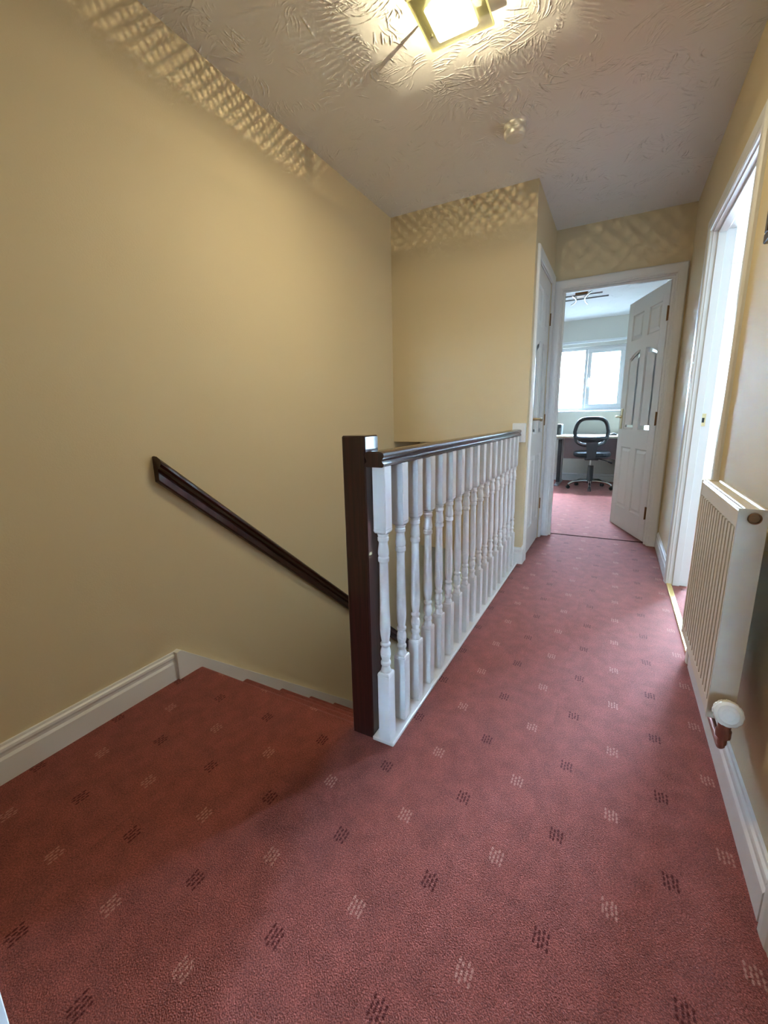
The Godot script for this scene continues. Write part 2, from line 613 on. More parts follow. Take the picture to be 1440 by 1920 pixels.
func build_shell() -> void:
	structure("floor", [[XW, XR, -0.25, 0.0, ZN + 0.03, 0.05], [XR, 0.56, -0.25, 0.0, -0.95, 0.0], [XW, 1.5, -0.25, 0.0, 0.05, 3.2], [-0.63, XR, -0.25, 0.0, -3.975, ZN + 0.03]], M.carpet, "red patterned carpet of the landing beside the stairwell", "floor")
	structure("floor_bedroom", [[-1.7, XR, -0.13, 0.0, -7.5, -3.985]], M.carpet, "pinkish red carpet of the bedroom under the desk chair", "floor")
	structure("floor_side_room", [[0.375, 2.6, -0.25, -0.002, -5.6, -1.9]], M.carpet, "pink carpet of the room behind the right doorway", "floor")
	structure("ceiling", [[-2.5, 3.4, H, H + 0.1, -7.6, 3.3]], M.ceiling, "white textured plaster ceiling with brushed ridges", "ceiling")
	structure("wall_left", [[XW - 0.1, XW, -2.65, H, -5.5, 3.2]], M.wall, "long plain beige wall along the stairs")
	structure("wall_back", [[XW, -0.63, 0.865, H, ZB - 0.1, ZB], [XW, -0.63, 0.865, 0.93, -3.65, ZB - 0.1]], M.wall, "beige wall over the stairwell below the ceiling")
	structure("wall_stairwell", [[XW, -0.63, -0.13, 0.865, -3.65, -3.55]], M.wall, "shaded beige bulkhead wall seen through the balusters")
	structure("wall_cupboard", [[-0.63, XC, 0.0, H, -3.205, ZB], [-0.63, XC, 0.0, H, ZD, -3.78], [-0.63, XC, 2.045, H, -3.78, -3.205]], M.wall, "narrow beige wall round the cupboard door")
	structure("wall_end", [[-1.7, -0.484, -0.13, H, -4.0, ZD], [0.30, XR, 0.0, H, -4.0, ZD], [-0.484, 0.30, 2.022, H, -4.0, ZD]], M.wall, "beige wall round the bedroom doorway at the end")
	structure("wall_right", [[XR, 0.46, 0.0, H, -7.5, -3.055], [XR, 0.46, 0.0, H, -2.075, -0.915], [XR, 0.46, 0.0, H, -0.105, 0.05], [XR, 0.46, 2.0, H, -3.055, -2.075], [XR, 0.46, 2.0, H, -0.915, -0.105]], M.wall, "beige wall on the right behind the radiator")
	structure("wall_near", [[0.46, 1.6, 0.0, H, -0.05, 0.05], [XW, -0.496, 0.0, H, -0.065, 0.05], [-0.496, XR, 2.022, H, -0.065, 0.05]], M.wall, "beige wall at the near end of the landing")
	structure("wall_behind", [[XW - 0.1, 0.28, 0.0, H, 3.2, 3.3], [0.7, 1.6, 0.0, H, 3.2, 3.3], [0.28, 0.7, 0.0, 1.3, 3.2, 3.3], [0.28, 0.7, 1.8, H, 3.2, 3.3]], M.wall, "beige wall behind the viewer")
	structure("wall_behind_right", [[1.5, 1.6, 0.0, H, 0.05, 3.2]], M.cream, "cream right wall of the room behind the viewer")
	structure("wall_behind_door", [[0.462, 0.56, 0.0, H, -0.95, -0.07]], M.cream, "cream wall of the room behind the nearest right door")
	# bedroom
	structure("wall_bedroom_left", [[-1.8, -1.7, 0.0, H, -7.6, -3.9]], M.cream, "cream left wall of the bedroom")
	structure("wall_bedroom_window", [[-1.7, -1.04, 0.0, H, -7.6, -7.5], [0.055, 0.46, 0.0, H, -7.6, -7.5], [-1.04, 0.055, 0.0, 1.10, -7.6, -7.5], [-1.04, 0.055, 2.05, H, -7.6, -7.5]], M.cream, "cream bedroom wall round the bright window")
	structure("wall_bedroom_side", [[0.35, 0.3599, 0.0, H, -7.5, -4.0], ], M.cream, "cream right wall of the bedroom behind the open door")
	# room behind the doorway on the right
	structure("wall_side_room_near", [[0.46, 2.7, -0.25, H, -1.9, -1.8]], M.cream, "cream near wall of the room on the right")
	structure("wall_side_room_right", [[2.6, 2.7, -0.25, H, -5.7, -1.9]], M.cream, "cream outer wall of the room on the right")
	structure("wall_side_room_window", [[0.46, 0.95, -0.25, H, -5.7, -5.6], [2.15, 2.6, -0.25, H, -5.7, -5.6], [0.95, 2.15, -0.25, 0.45, -5.7, -5.6], [0.95, 2.15, 2.35, H, -5.7, -5.6]], M.cream, "cream window wall of the room on the right")
	# hall downstairs
	structure("floor_hall", [[XW, 0.4, -2.75, -2.633, -5.5, -0.9]], M.carpet, "red carpet of the hall at the foot of the stairs", "floor")
	structure("ceiling_hall", [[XW, 0.5, -0.25, -0.13, -5.5, -3.985]], M.cream, "white hall ceiling under the bedroom floor", "ceiling")
	structure("wall_hall_end", [[XW, 0.5, -2.65, -0.13, -5.6, -5.5]], M.cream, "pale hall wall seen below the bulkhead")
	structure("wall_hall_right", [[0.4, 0.5, -2.65, -0.25, -4.7, -0.9], [0.4, 0.5, -2.65, -0.25, -5.5, -5.2], [0.4, 0.5, -2.65, -1.5, -5.2, -4.7], [0.4, 0.5, -0.7, -0.25, -5.2, -4.7]], M.cream, "pale right wall of the hall downstairs")
	structure("wall_hall_near", [[XW, 0.5, -2.65, -0.25, -0.9, -0.8]], M.cream, "pale near wall of the hall downstairs")
	structure("wall_under_stairs", [[-0.70, -0.632, -2.65, -0.25, -3.7, -1.1]], M.wall, "beige wall beside the stairs under the landing")
	# skirting
	skirting("baseboard_left", Vector3(XW, 0, -0.065), Vector3(XW, 0, -0.985), Vector3.RIGHT, "white moulded skirting board on the left wall")
	skirting("baseboard_right", Vector3(XR, 0, -0.965), Vector3(XR, 0, -2.01), Vector3.LEFT, "white moulded skirting board under the radiator")
	skirting("baseboard_end", Vector3(XR, 0, -3.125), Vector3(XR, 0, -3.885), Vector3.LEFT, "short white skirting board between the two doorways")
	skirting("baseboard_back", Vector3(-0.63, 0, ZB), Vector3(XC, 0, ZB), Vector3.BACK, "short white skirting piece at the end of the balustrade")
	skirting("baseboard_cupboard", Vector3(XC, 0, ZB + 0.016), Vector3(XC, 0, -3.113), Vector3.RIGHT, "tiny white skirting piece beside the cupboard door frame")
	skirting("baseboard_bedroom", Vector3(-1.7, 0, -7.5), Vector3(0.35, 0, -7.5), Vector3.BACK, "white skirting board under the bedroom window")
	# thresholds
	var s := Shape.new()
	s.box(Vector3(-0.462, -0.01, -3.988), Vector3(0.278, 0.004, -3.972), 0.002)
	solid("trim_1", s, M.strip, "dark carpet join strip across the bedroom doorway", "carpet strip", "structure")
	s = Shape.new()
	s.box(Vector3(0.352, -0.005, -3.03), Vector3(0.378, 0.006, -2.10), 0.002)
	solid("trim_2", s, M.threshold, "brass carpet strip on the floor of the right doorway", "carpet strip", "structure")

func window(called: String, label: String, o: Vector3, ux: Vector3, w: float, h: float, splits: Array, daylight := 0.0) -> Node3D:
	# o: lower left corner of the opening on the inside; ux along the wall. splits: [x0, x1, has a sash]
	var out := Vector3.UP.cross(ux).normalized()      # outwards
	var root := thing(called, label, "window", Vector3.ZERO, 0.0, "structure")
	var inn := 0.045
	var f := Shape.new()
	var P := func(x: float, y: float, d: float) -> Vector3: return o + ux * x + Vector3.UP * y + out * d
	box_pts(f, P.call(0, 0, inn - 0.005), P.call(w, 0.05, 0.095), 0.004)
	box_pts(f, P.call(0, h - 0.05, inn - 0.005), P.call(w, h, 0.095), 0.004)
	box_pts(f, P.call(0, 0.05, inn - 0.005), P.call(0.05, h - 0.05, 0.095), 0.004)
	box_pts(f, P.call(w - 0.05, 0.05, inn - 0.005), P.call(w, h - 0.05, 0.095), 0.004)
	for i in splits.size() - 1:
		var x: float = splits[i][1]
		box_pts(f, P.call(x - 0.025, 0.05, inn - 0.005), P.call(x + 0.025, h - 0.05, 0.095), 0.004)
	put("frame", f, M.upvc, root)
	var sill := Shape.new()
	box_pts(sill, P.call(-0.03, -0.025, -0.05), P.call(w + 0.03, 0.0, inn), 0.005)
	put("sill", sill, M.white, root)
	for sp in splits:
		var x0: float = sp[0] + (0.05 if sp[0] == 0.0 else 0.025)
		var x1: float = sp[1] - (0.05 if sp[1] == w else 0.025)
		var y0 := 0.05
		var y1 := h - 0.05
		var host: Node3D = root
		if sp[2]:
			var ss := Shape.new()
			var k := 0.05
			box_pts(ss, P.call(x0 - 0.01, y0 - 0.01, inn - 0.022), P.call(x1 + 0.01, y0 + k, 0.085), 0.004)
			box_pts(ss, P.call(x0 - 0.01, y1 - k, inn - 0.022), P.call(x1 + 0.01, y1 + 0.01, 0.085), 0.004)
			box_pts(ss, P.call(x0 - 0.01, y0 + k, inn - 0.022), P.call(x0 + k, y1 - k, 0.085), 0.004)
			box_pts(ss, P.call(x1 - k, y0 + k, inn - 0.022), P.call(x1 + 0.01, y1 - k, 0.085), 0.004)
			host = put("sash", ss, M.upvc, root)
			var hd := Shape.new()
			box_pts(hd, P.call(x0 + 0.01, y0 + 0.30, inn - 0.034), P.call(x0 + 0.032, y0 + 0.37, inn - 0.022), 0.003)
			box_pts(hd, P.call(x0 + 0.012, y0 + 0.33, inn - 0.05), P.call(x0 + 0.03, y0 + 0.44, inn - 0.036), 0.004)
			put("window_handle", hd, M.upvc, host)
			x0 += k
			x1 -= k
			y0 += k
			y1 -= k
		var g := Shape.new()
		box_pts(g, P.call(x0, y0, 0.066), P.call(x1, y1, 0.070), 0.0)
		put("pane", g, M.glass, host)
	if daylight > 0.0:      # overcast daylight as it comes through this opening
		var day := AreaLight3D.new()
		day.name = "window_daylight"
		day.area_size = Vector2(w, h)
		day.light_color = Color(0.52, 0.75, 1.0).linear_to_srgb()
		day.light_energy = daylight
		day.area_range = 14.0
		day.area_attenuation = 2.0
		day.shadow_enabled = true
		day.transform = Transform3D(Basis(Vector3.UP.cross(out), Vector3.UP, out), P.call(w / 2, h / 2, 0.104))
		root.add_child(day)
	return root

func build_windows() -> void:
	window("window_1", "white framed bedroom window blown out by daylight above the desk", Vector3(-1.04, 1.10, -7.5), Vector3.RIGHT, 1.095, 0.95, [[0.0, 0.545, false], [0.545, 1.095, true]], 3.2)
	window("window_2", "white framed window of the room behind the right doorway", Vector3(0.95, 0.45, -5.6), Vector3.RIGHT, 1.2, 1.9, [[0.0, 1.2, false]], 37.0)
	window("window_4", "white framed window of the room behind the viewer", Vector3(0.7, 1.3, 3.2), Vector3.LEFT, 0.42, 0.5, [[0.0, 0.42, false]], 2.2)
	window("window_3", "white framed hall window downstairs", Vector3(0.4, -1.5, -5.2), Vector3.BACK, 0.5, 0.8, [[0.0, 0.5, false]], 0.5)

func build_doors() -> void:
	# bedroom doorway and its open door
	architrave("trim_3", Vector3(-0.468, 0, ZD), Vector3(0.284, 0, ZD), 2.008, Vector3.BACK, "white moulded architrave round the bedroom doorway")
	lining("trim_4", Vector3(-0.462, 0, ZD), Vector3(0.278, 0, ZD), 2.0, Vector3(0, 0, -0.1), 0.25, "white lining boards inside the bedroom doorway")
	var d1 := thing("door_1", "white six-panel door standing open into the bedroom", "door", Vector3(0.277, 0.008, -3.982), PI - deg_to_rad(70.0), "structure")
	# leaf runs from the hinge to the left and back
	door_leaf(d1, 0.726, 1.981, M.white)
	door_handle(d1, 0.726 - 0.055, 1.0, -1.0, [1.0, -1.0])
	for y in [0.25, 1.0, 1.76]:
		var hs := Shape.new()
		var back := d1.transform.affine_inverse()
		hs.hexa(back * Transform3D(Basis(), Vector3(0.2655, y, -3.9685)), Vector3(0.0075, 0.05, 0.0055), 0.001)
		hs.lathe([[0.0, y - 0.052], [0.0052, y - 0.052], [0.0052, y + 0.052], [0.0, y + 0.052]], back * Transform3D(Basis(), Vector3(0.2565, 0, -3.9665)), 10)
		put("hinge", hs, M.bronze, d1)
	# cupboard door
	architrave("trim_5", Vector3(XC, 0, -3.177), Vector3(XC, 0, -3.808), 2.042, Vector3.RIGHT, "white moulded architrave round the cupboard door")
	lining("trim_6", Vector3(XC, 0, -3.183), Vector3(XC, 0, -3.802), 2.035, Vector3(-0.093, 0, 0), 0.45, "white lining boards round the cupboard door")
	var d2 := thing("door_2", "closed white panel door of the cupboard beside the bedroom doorway", "door", Vector3(XC - 0.0195, 0.008, -3.799), -PI / 2, "structure")
	door_leaf(d2, 0.613, 2.020, M.white)
	door_handle(d2, 0.613 - 0.05, 1.0, -1.0, [-1.0])
	for y in [0.30, 1.0, 1.77]:
		var hs := Shape.new()
		hs.lathe([[0.006, y - 0.045], [0.006, y + 0.045]], Transform3D(Basis(), Vector3(0.001, 0, -0.022)), 10)
		put("hinge", hs, M.bronze, d2)
	# doorway on the right
	architrave("trim_7", Vector3(XR, 0, -2.096), Vector3(XR, 0, -3.034), 1.975, Vector3.LEFT, "white moulded architrave round the bright right doorway")
	var l := lining("trim_8", Vector3(XR, 0, -2.102), Vector3(XR, 0, -3.028), 1.968, Vector3(0.1, 0, 0), 0.22, "bluish white lining boards inside the right doorway")
	var st := Shape.new()
	st.box(Vector3(0.413, 0.965, -3.0275), Vector3(0.437, 1.035, -3.0255), 0.0005)
	put("strike_plate", st, M.brass, l)
	var hole := Shape.new()
	hole.box(Vector3(0.418, 0.985, -3.0253), Vector3(0.431, 1.012, -3.025), 0.0)
	put("latch_hole", hole, M.dark, l)
	# near door on the right
	architrave("trim_9", Vector3(XR, 0, -0.132), Vector3(XR, 0, -0.893), 1.975, Vector3.LEFT, "white architrave of the nearest door on the right")
	lining("trim_10", Vector3(XR, 0, -0.138), Vector3(XR, 0, -0.887), 1.968, Vector3(0.1, 0, 0), 0.15, "white lining boards of the nearest door on the right")
	var d3 := thing("door_3", "closed white panel door nearest on the right", "door", Vector3(0.44, 0.006, -0.141), PI / 2, "structure")
	door_leaf(d3, 0.74, 1.955, M.white)
	# doorway the viewer stands in
	lining("trim_11", Vector3(-0.474, 0, -0.085), Vector3(0.345, 0, -0.085), 2.0, Vector3(0, 0, 0.155), 0.5, "white jamb at the bottom left corner of the picture")

func build_stairs() -> void:
	var root := thing("staircase", "red carpeted stairs going down between left wall and balustrade", "staircase", Vector3(0, 0, 0))
	var slope := RISE / GOING
	for k in 13:
		var zn := ZN - GOING * k        # nosing above
		var y := -RISE * k
		var p := PackedVector2Array()
		# in (z, y): tread nosing rounded over the riser below
		var back := zn + (0.03 if k == 0 else GOING + 0.02)
		p.append(Vector2(back, y))
		p.append(Vector2(zn + 0.014, y))
		for i in 7:
			var a := PI / 2 + PI * (i + 1) / 7.0
			p.append(Vector2(zn + 0.014 + cos(a) * 0.017, y - 0.017 + sin(a) * 0.017))
		p.append(Vector2(zn + 0.018, y - 0.036))
		p.append(Vector2(zn + 0.018, y - RISE))
		p.append(Vector2(zn + 0.035, y - RISE))
		p.append(Vector2(zn + 0.035, y - 0.05))
		p.append(Vector2(back, y - 0.05))
		var s := Shape.new()
		var x0 := -1.517
		var x1 := -0.714
		s.prism(p, Vector3(x0, 0, 0), Vector3(0, 0, 1), Vector3.UP, Vector3(x1 - x0, 0, 0))
		put("step", s, M.carpet, root)
	var st := Shape.new()
	var y0 := 0.121
	var z0 := -0.985
	var ze := -3.95
	var top := func(z: float) -> float: return slope * (z - ZN) + 0.045
	var pl := PackedVector2Array([Vector2(z0, -0.2), Vector2(z0, y0), Vector2(-1.005, y0 + 0.003), Vector2(ze, top.call(ze)), Vector2(ze, top.call(ze) - 0.34), Vector2(-1.12, -0.3)])
	st.prism(pl, Vector3(XW, 0, 0), Vector3(0, 0, 1), Vector3.UP, Vector3(0.027, 0, 0))
	put("wall_string", st, M.white, root)
	var f := Shape.new()
	f.box(Vector3(-0.645, -0.249, -3.04), Vector3(-0.6305, 0.0, -1.14), 0.002)
	solid("trim_12", f, M.white, "white fascia board under the balusters along the stairwell", "fascia board", "structure")

func build_balustrade() -> void:
	var root := thing("stair_balustrade", "landing balustrade with white turned spindles and dark mahogany rail", "balustrade", Vector3(-0.6, 0, -1.1))
	var off := -root.position
	var nw := Shape.new()
	nw.box(Vector3(-0.7125, -0.25, -1.1388) + off, Vector3(-0.6325, 0.9985, -1.0588) + off, 0.004)
	put("newel_post", nw, M.mahogany, root).set_meta("label", "dark mahogany square newel post")
	# base rail
	var bs := Shape.new()
	bs.box(Vector3(-0.631, 0.0, -3.038) + off, Vector3(-0.554, 0.015, -1.050) + off, 0.003)
	put("base_rail", bs, M.white, root)
	# handrail
	var half := [[0.025, 0.0], [0.0305, 0.004], [0.031, 0.010], [0.0265, 0.0135], [0.0245, 0.018], [0.0265, 0.0235], [0.0305, 0.028], [0.0315, 0.034], [0.029, 0.040], [0.022, 0.0435], [0.010, 0.0455]]
	var pr := PackedVector2Array()
	for q in half:
		pr.append(Vector2(q[0], q[1]))
	for i in range(half.size() - 1, -1, -1):
		pr.append(Vector2(-half[i][0], half[i][1]))
	var hr := Shape.new()
	hr.prism(pr, Vector3(-0.597, 0.9105, -1.048) + off, Vector3.RIGHT, Vector3.UP, Vector3(0, 0, -1.965))
	put("handrail", hr, M.mahogany, root)
	# block on the wall end that takes the rail
	var pb := Shape.new()
	pb.box(Vector3(-0.628, 0.868, -3.040) + off, Vector3(-0.541, 0.996, -3.013) + off, 0.003)
	put("wall_block", pb, M.white, root)
	# spindles
	var vy := func(v: float) -> float: return 0.713 - (v - 96.0) * 0.000387
	var raw := [[1294, .040], [1290, .036], [1284, .034], [1272, .0335], [1262, .033], [1240, .028], [1226, .025], [1219, .025], [1214, .030], [1206, .0325], [1190, .0325], [1181, .030], [1174, .025], [1168, .025], [1150, .0285], [1130, .0325], [1118, .0335], [1113, .0315], [1108, .0335], [1090, .0325], [1070, .029], [1055, .025], [1047, .025], [1042, .029], [1034, .0325], [1022, .0325], [1014, .029], [1008, .0245], [1000, .0245], [975, .0275], [940, .031], [900, .033], [860, .0332], [780, .032], [650, .030], [500, .028], [400, .027], [334, .0265], [327, .029], [318, .034], [292, .034], [284, .031], [279, .029], [270, .0325], [255, .034], [235, .033], [205, .030], [180, .0275], [165, .027], [160, .029], [150, .0338], [128, .0338], [120, .030], [117, .029], [112, .033], [102, .034], [97, .036], [92, .040]]
	var prof := []
	for q in raw:
		prof.append([q[1] / 2, vy.call(q[0])])
	var sp := Shape.new()
	var b := 0.0205
	sp.box(Vector3(-b, 0.014, -b), Vector3(b, 0.246, b), 0.0012)
	shoulder(sp, b, 0.246, 0.257)
	sp.lathe(prof, Transform3D(), 18)
	shoulder(sp, b, 0.727, 0.7155)
	sp.box(Vector3(-b, 0.727, -b), Vector3(b, 0.9125, b), 0.0012)
	var sm := sp.mesh()
	for i in 17:
		var o := put("spindle", sm, M.white, root)
		o.position = Vector3(-0.5865, 0, -1.0725 - 0.1158 * i) + off

func shoulder(s: Shape, b: float, ya: float, yb: float) -> void:
	# square shrinking to the turned part with rounded shoulders
	var steps := 4
	for i in steps:
		var t0 := float(i) / steps
		var t1 := float(i + 1) / steps
		var r0 := b - (b - 0.0165) * (1.0 - sqrt(1.0 - t0 * t0 * 0.98))
		var r1 := b - (b - 0.0165) * (1.0 - sqrt(1.0 - t1 * t1 * 0.98))
		var y0 := lerpf(ya, yb, t0)
		var y1 := lerpf(ya, yb, t1)
		for k in 4:
			var a := k * PI / 2
			var d := Vector3(cos(a), 0, sin(a))
			var e := Vector3(-sin(a), 0, cos(a))
			s.quad((d + e) * r0 + Vector3.UP * y0, (d - e) * r0 + Vector3.UP * y0, (d - e) * r1 + Vector3.UP * y1, (d + e) * r1 + Vector3.UP * y1, d)
	var r := b - (b - 0.0165) * (1.0 - sqrt(0.02))
	s.quad(Vector3(r, yb, r), Vector3(-r, yb, r), Vector3(-r, yb, -r), Vector3(r, yb, -r), Vector3(0, yb - ya, 0))

func build_wall_handrail() -> void:
	var root := thing("wall_handrail", "dark mahogany handrail sloping down the left wall", "handrail", Vector3(XW, 0.827, -1.012))
	var p := poly([[0.0, 0.0], [0.020, 0.0], [0.026, 0.006], [0.027, 0.034], [0.024, 0.042], [0.028, 0.050], [0.040, 0.060], [0.047, 0.070], [0.047, 0.080], [0.041, 0.089], [0.028, 0.096], [0.012, 0.098], [0.0, 0.096]])
	var s := Shape.new()
	s.prism(p, Vector3.ZERO, Vector3.RIGHT, Vector3.UP, Vector3(0, -0.838 * 2.85, -2.85))
	put("rail", s, M.mahogany, root)

func build_ceiling_light() -> void:
	var c := Vector3(-0.607, 0, -1.672)
	var root := thing("ceiling_light", "square glass ceiling light switched on above the landing", "ceiling light", Vector3(c.x, H, c.z))
	var base := Shape.new()
	base.box(Vector3(-0.085, -0.020, -0.085), Vector3(0.085, 0.0, 0.085), 0.003)
	put("ceiling_plate", base, M.plastic, root)
	# clear square plate with polished edges
	var pl := Shape.new()
	pl.box(Vector3(-0.113, -0.068, -0.113), Vector3(0.113, -0.060, 0.113), 0.0)
	var tint := StandardMaterial3D.new()
	tint.albedo_color = Color(0.72, 0.72, 0.52, 0.6)
	tint.transparency = BaseMaterial3D.TRANSPARENCY_ALPHA
	tint.roughness = 0.05
	put("glass_plate", pl, tint, root)
	# fine wire collar round the bulb: its crossed bars dapple the top of the walls
	var wire := Shape.new()
	var ya := -0.0365
	var yb := -0.0585
	var hs := 0.062
	var pit := 0.0034
	for face in 4:
		var turn := Basis(Vector3.UP, face * PI / 2)
		var bars := int((2 * hs + (ya - yb)) / pit) + 1
		for k in bars:
			for dg in [-1.0, 1.0]:
				var p0 := Vector2(-hs + k * pit - (ya - yb) * (1.0 if dg > 0 else 0.0), yb)
				var p1 := p0 + Vector2((ya - yb) * dg, ya - yb)
				var ta := clampf((-hs - p0.x) / (p1.x - p0.x), 0.0, 1.0)
				var tc := clampf((hs - p0.x) / (p1.x - p0.x), 0.0, 1.0)
				if absf(tc - ta) < 0.02:
					continue
				var q0 := p0.lerp(p1, minf(ta, tc))
				p1 = p0.lerp(p1, maxf(ta, tc))
				p0 = q0
				var wd := Vector2(0.0008, 0)
				wire.quad(turn * Vector3(p0.x - wd.x, p0.y, hs), turn * Vector3(p0.x + wd.x, p0.y, hs), turn * Vector3(p1.x + wd.x, p1.y, hs), turn * Vector3(p1.x - wd.x, p1.y, hs), turn * Vector3.BACK)
	put("wire_collar", wire, M.steel, root)
	var edge := paint(rgb(236, 234, 190), 0.2)
	edge.emission_enabled = true
	edge.emission = Color(1.0, 0.93, 0.55)
	edge.emission_energy_multiplier = 0.75
	var ring := Shape.new()
	for s in [-1.0, 1.0]:
		ring.box(Vector3(-0.115, -0.0685, s * 0.114 - 0.0015), Vector3(0.115, -0.0595, s * 0.114 + 0.0015), 0.0005)
		ring.box(Vector3(s * 0.114 - 0.0015, -0.0685, -0.1125), Vector3(s * 0.114 + 0.0015, -0.0595, 0.1125), 0.0005)
	put("light_edge", ring, edge, root).set_meta("label", "yellowish glowing polished glass edge")
	# frosted dish lit from above
	var glow := paint(rgb(255, 250, 235), 0.5)
	glow.emission_enabled = true
	glow.emission = Color(1.0, 0.93, 0.74)
	glow.emission_energy_multiplier = 5.0
	var dish := Shape.new()
	dish.box(Vector3(-0.073, -0.085, -0.073), Vector3(0.073, -0.0687, 0.073), 0.007)
	put("light_diffuser", dish, glow, root).set_meta("label", "glowing frosted square diffuser")
	for q in [[-0.088, -0.04], [0.088, 0.04]]:
		var pin := Shape.new()
		pin.lathe([[0.0, -0.078], [0.005, -0.077], [0.005, -0.070], [0.0028, -0.0695], [0.0028, 0.0]], Transform3D(Basis(), Vector3(q[0], 0, q[1])), 10)
		put("pin", pin, M.chrome, root)
	# capsule bulb between ceiling plate and dish
	var bulb := Shape.new()
	bulb.lathe([[0.0, -0.058], [0.006, -0.055], [0.007, -0.05], [0.007, -0.034], [0.005, -0.022]], Transform3D(), 12)
	var bm := paint(rgb(255, 245, 220), 0.3)
	bm.emission_enabled = true
	bm.emission = Color(1.0, 0.82, 0.5)
	bm.emission_energy_multiplier = 8.0
	put("light_bulb", bulb, bm, root)
	var fil := Shape.new()
	fil.lathe([[0.0, -0.0446], [0.0005, -0.0446], [0.0005, -0.0434], [0.0, -0.0434]], Transform3D(), 8)
	var fm := paint(rgb(255, 240, 210), 0.5)
	fm.emission_enabled = true
	fm.emission = Color(1.0, 0.84, 0.52).linear_to_srgb()
	fm.emission_energy_multiplier = 740000.0
	put("filament", fil, fm, root)
	var lamp := OmniLight3D.new()
	lamp.name = "bulb_light"
	lamp.light_color = Color(1.0, 0.84, 0.52).linear_to_srgb()
	lamp.light_energy = 0.02
	lamp.light_size = 0.01
	lamp.omni_range = 12.0
	lamp.omni_attenuation = 2.0
	lamp.shadow_enabled = true
	lamp.position = Vector3(0, -0.044, 0)
	root.add_child(lamp)
	var down := AreaLight3D.new()
	down.name = "dish_light"
	down.area_size = Vector2(0.146, 0.146)
	down.light_color = Color(1.0, 0.86, 0.55).linear_to_srgb()
	down.light_energy = 1.4
	down.area_range = 12.0
	down.area_attenuation = 2.0
	down.shadow_enabled = true
	down.position = Vector3(0, -0.0862, 0)
	down.rotation.x = -PI / 2
	root.add_child(down)

func build_smoke_alarm() -> void:
	var root := thing("smoke_alarm", "round white smoke alarm on the ceiling", "smoke alarm", Vector3(-0.565, H, -2.478))
	var s := Shape.new()
	s.lathe([[0.0, -0.024], [0.050, -0.024], [0.053, -0.022], [0.053, -0.002], [0.050, 0.0]], Transform3D(), 36)
	put("mounting_base", s, M.plastic, root)
	s = Shape.new()
	s.lathe([[0.0, -0.060], [0.030, -0.060], [0.042, -0.058], [0.050, -0.050], [0.052, -0.040], [0.052, -0.030], [0.048, -0.027], [0.047, -0.024]], Transform3D(), 36)
	put("cover", s, M.plastic, root)
	s = Shape.new()
	s.lathe([[0.0, -0.0625], [0.010, -0.062], [0.011, -0.060]], Transform3D(Basis(), Vector3(0.012, 0, 0.008)), 16)
	put("test_button", s, M.plastic, root)

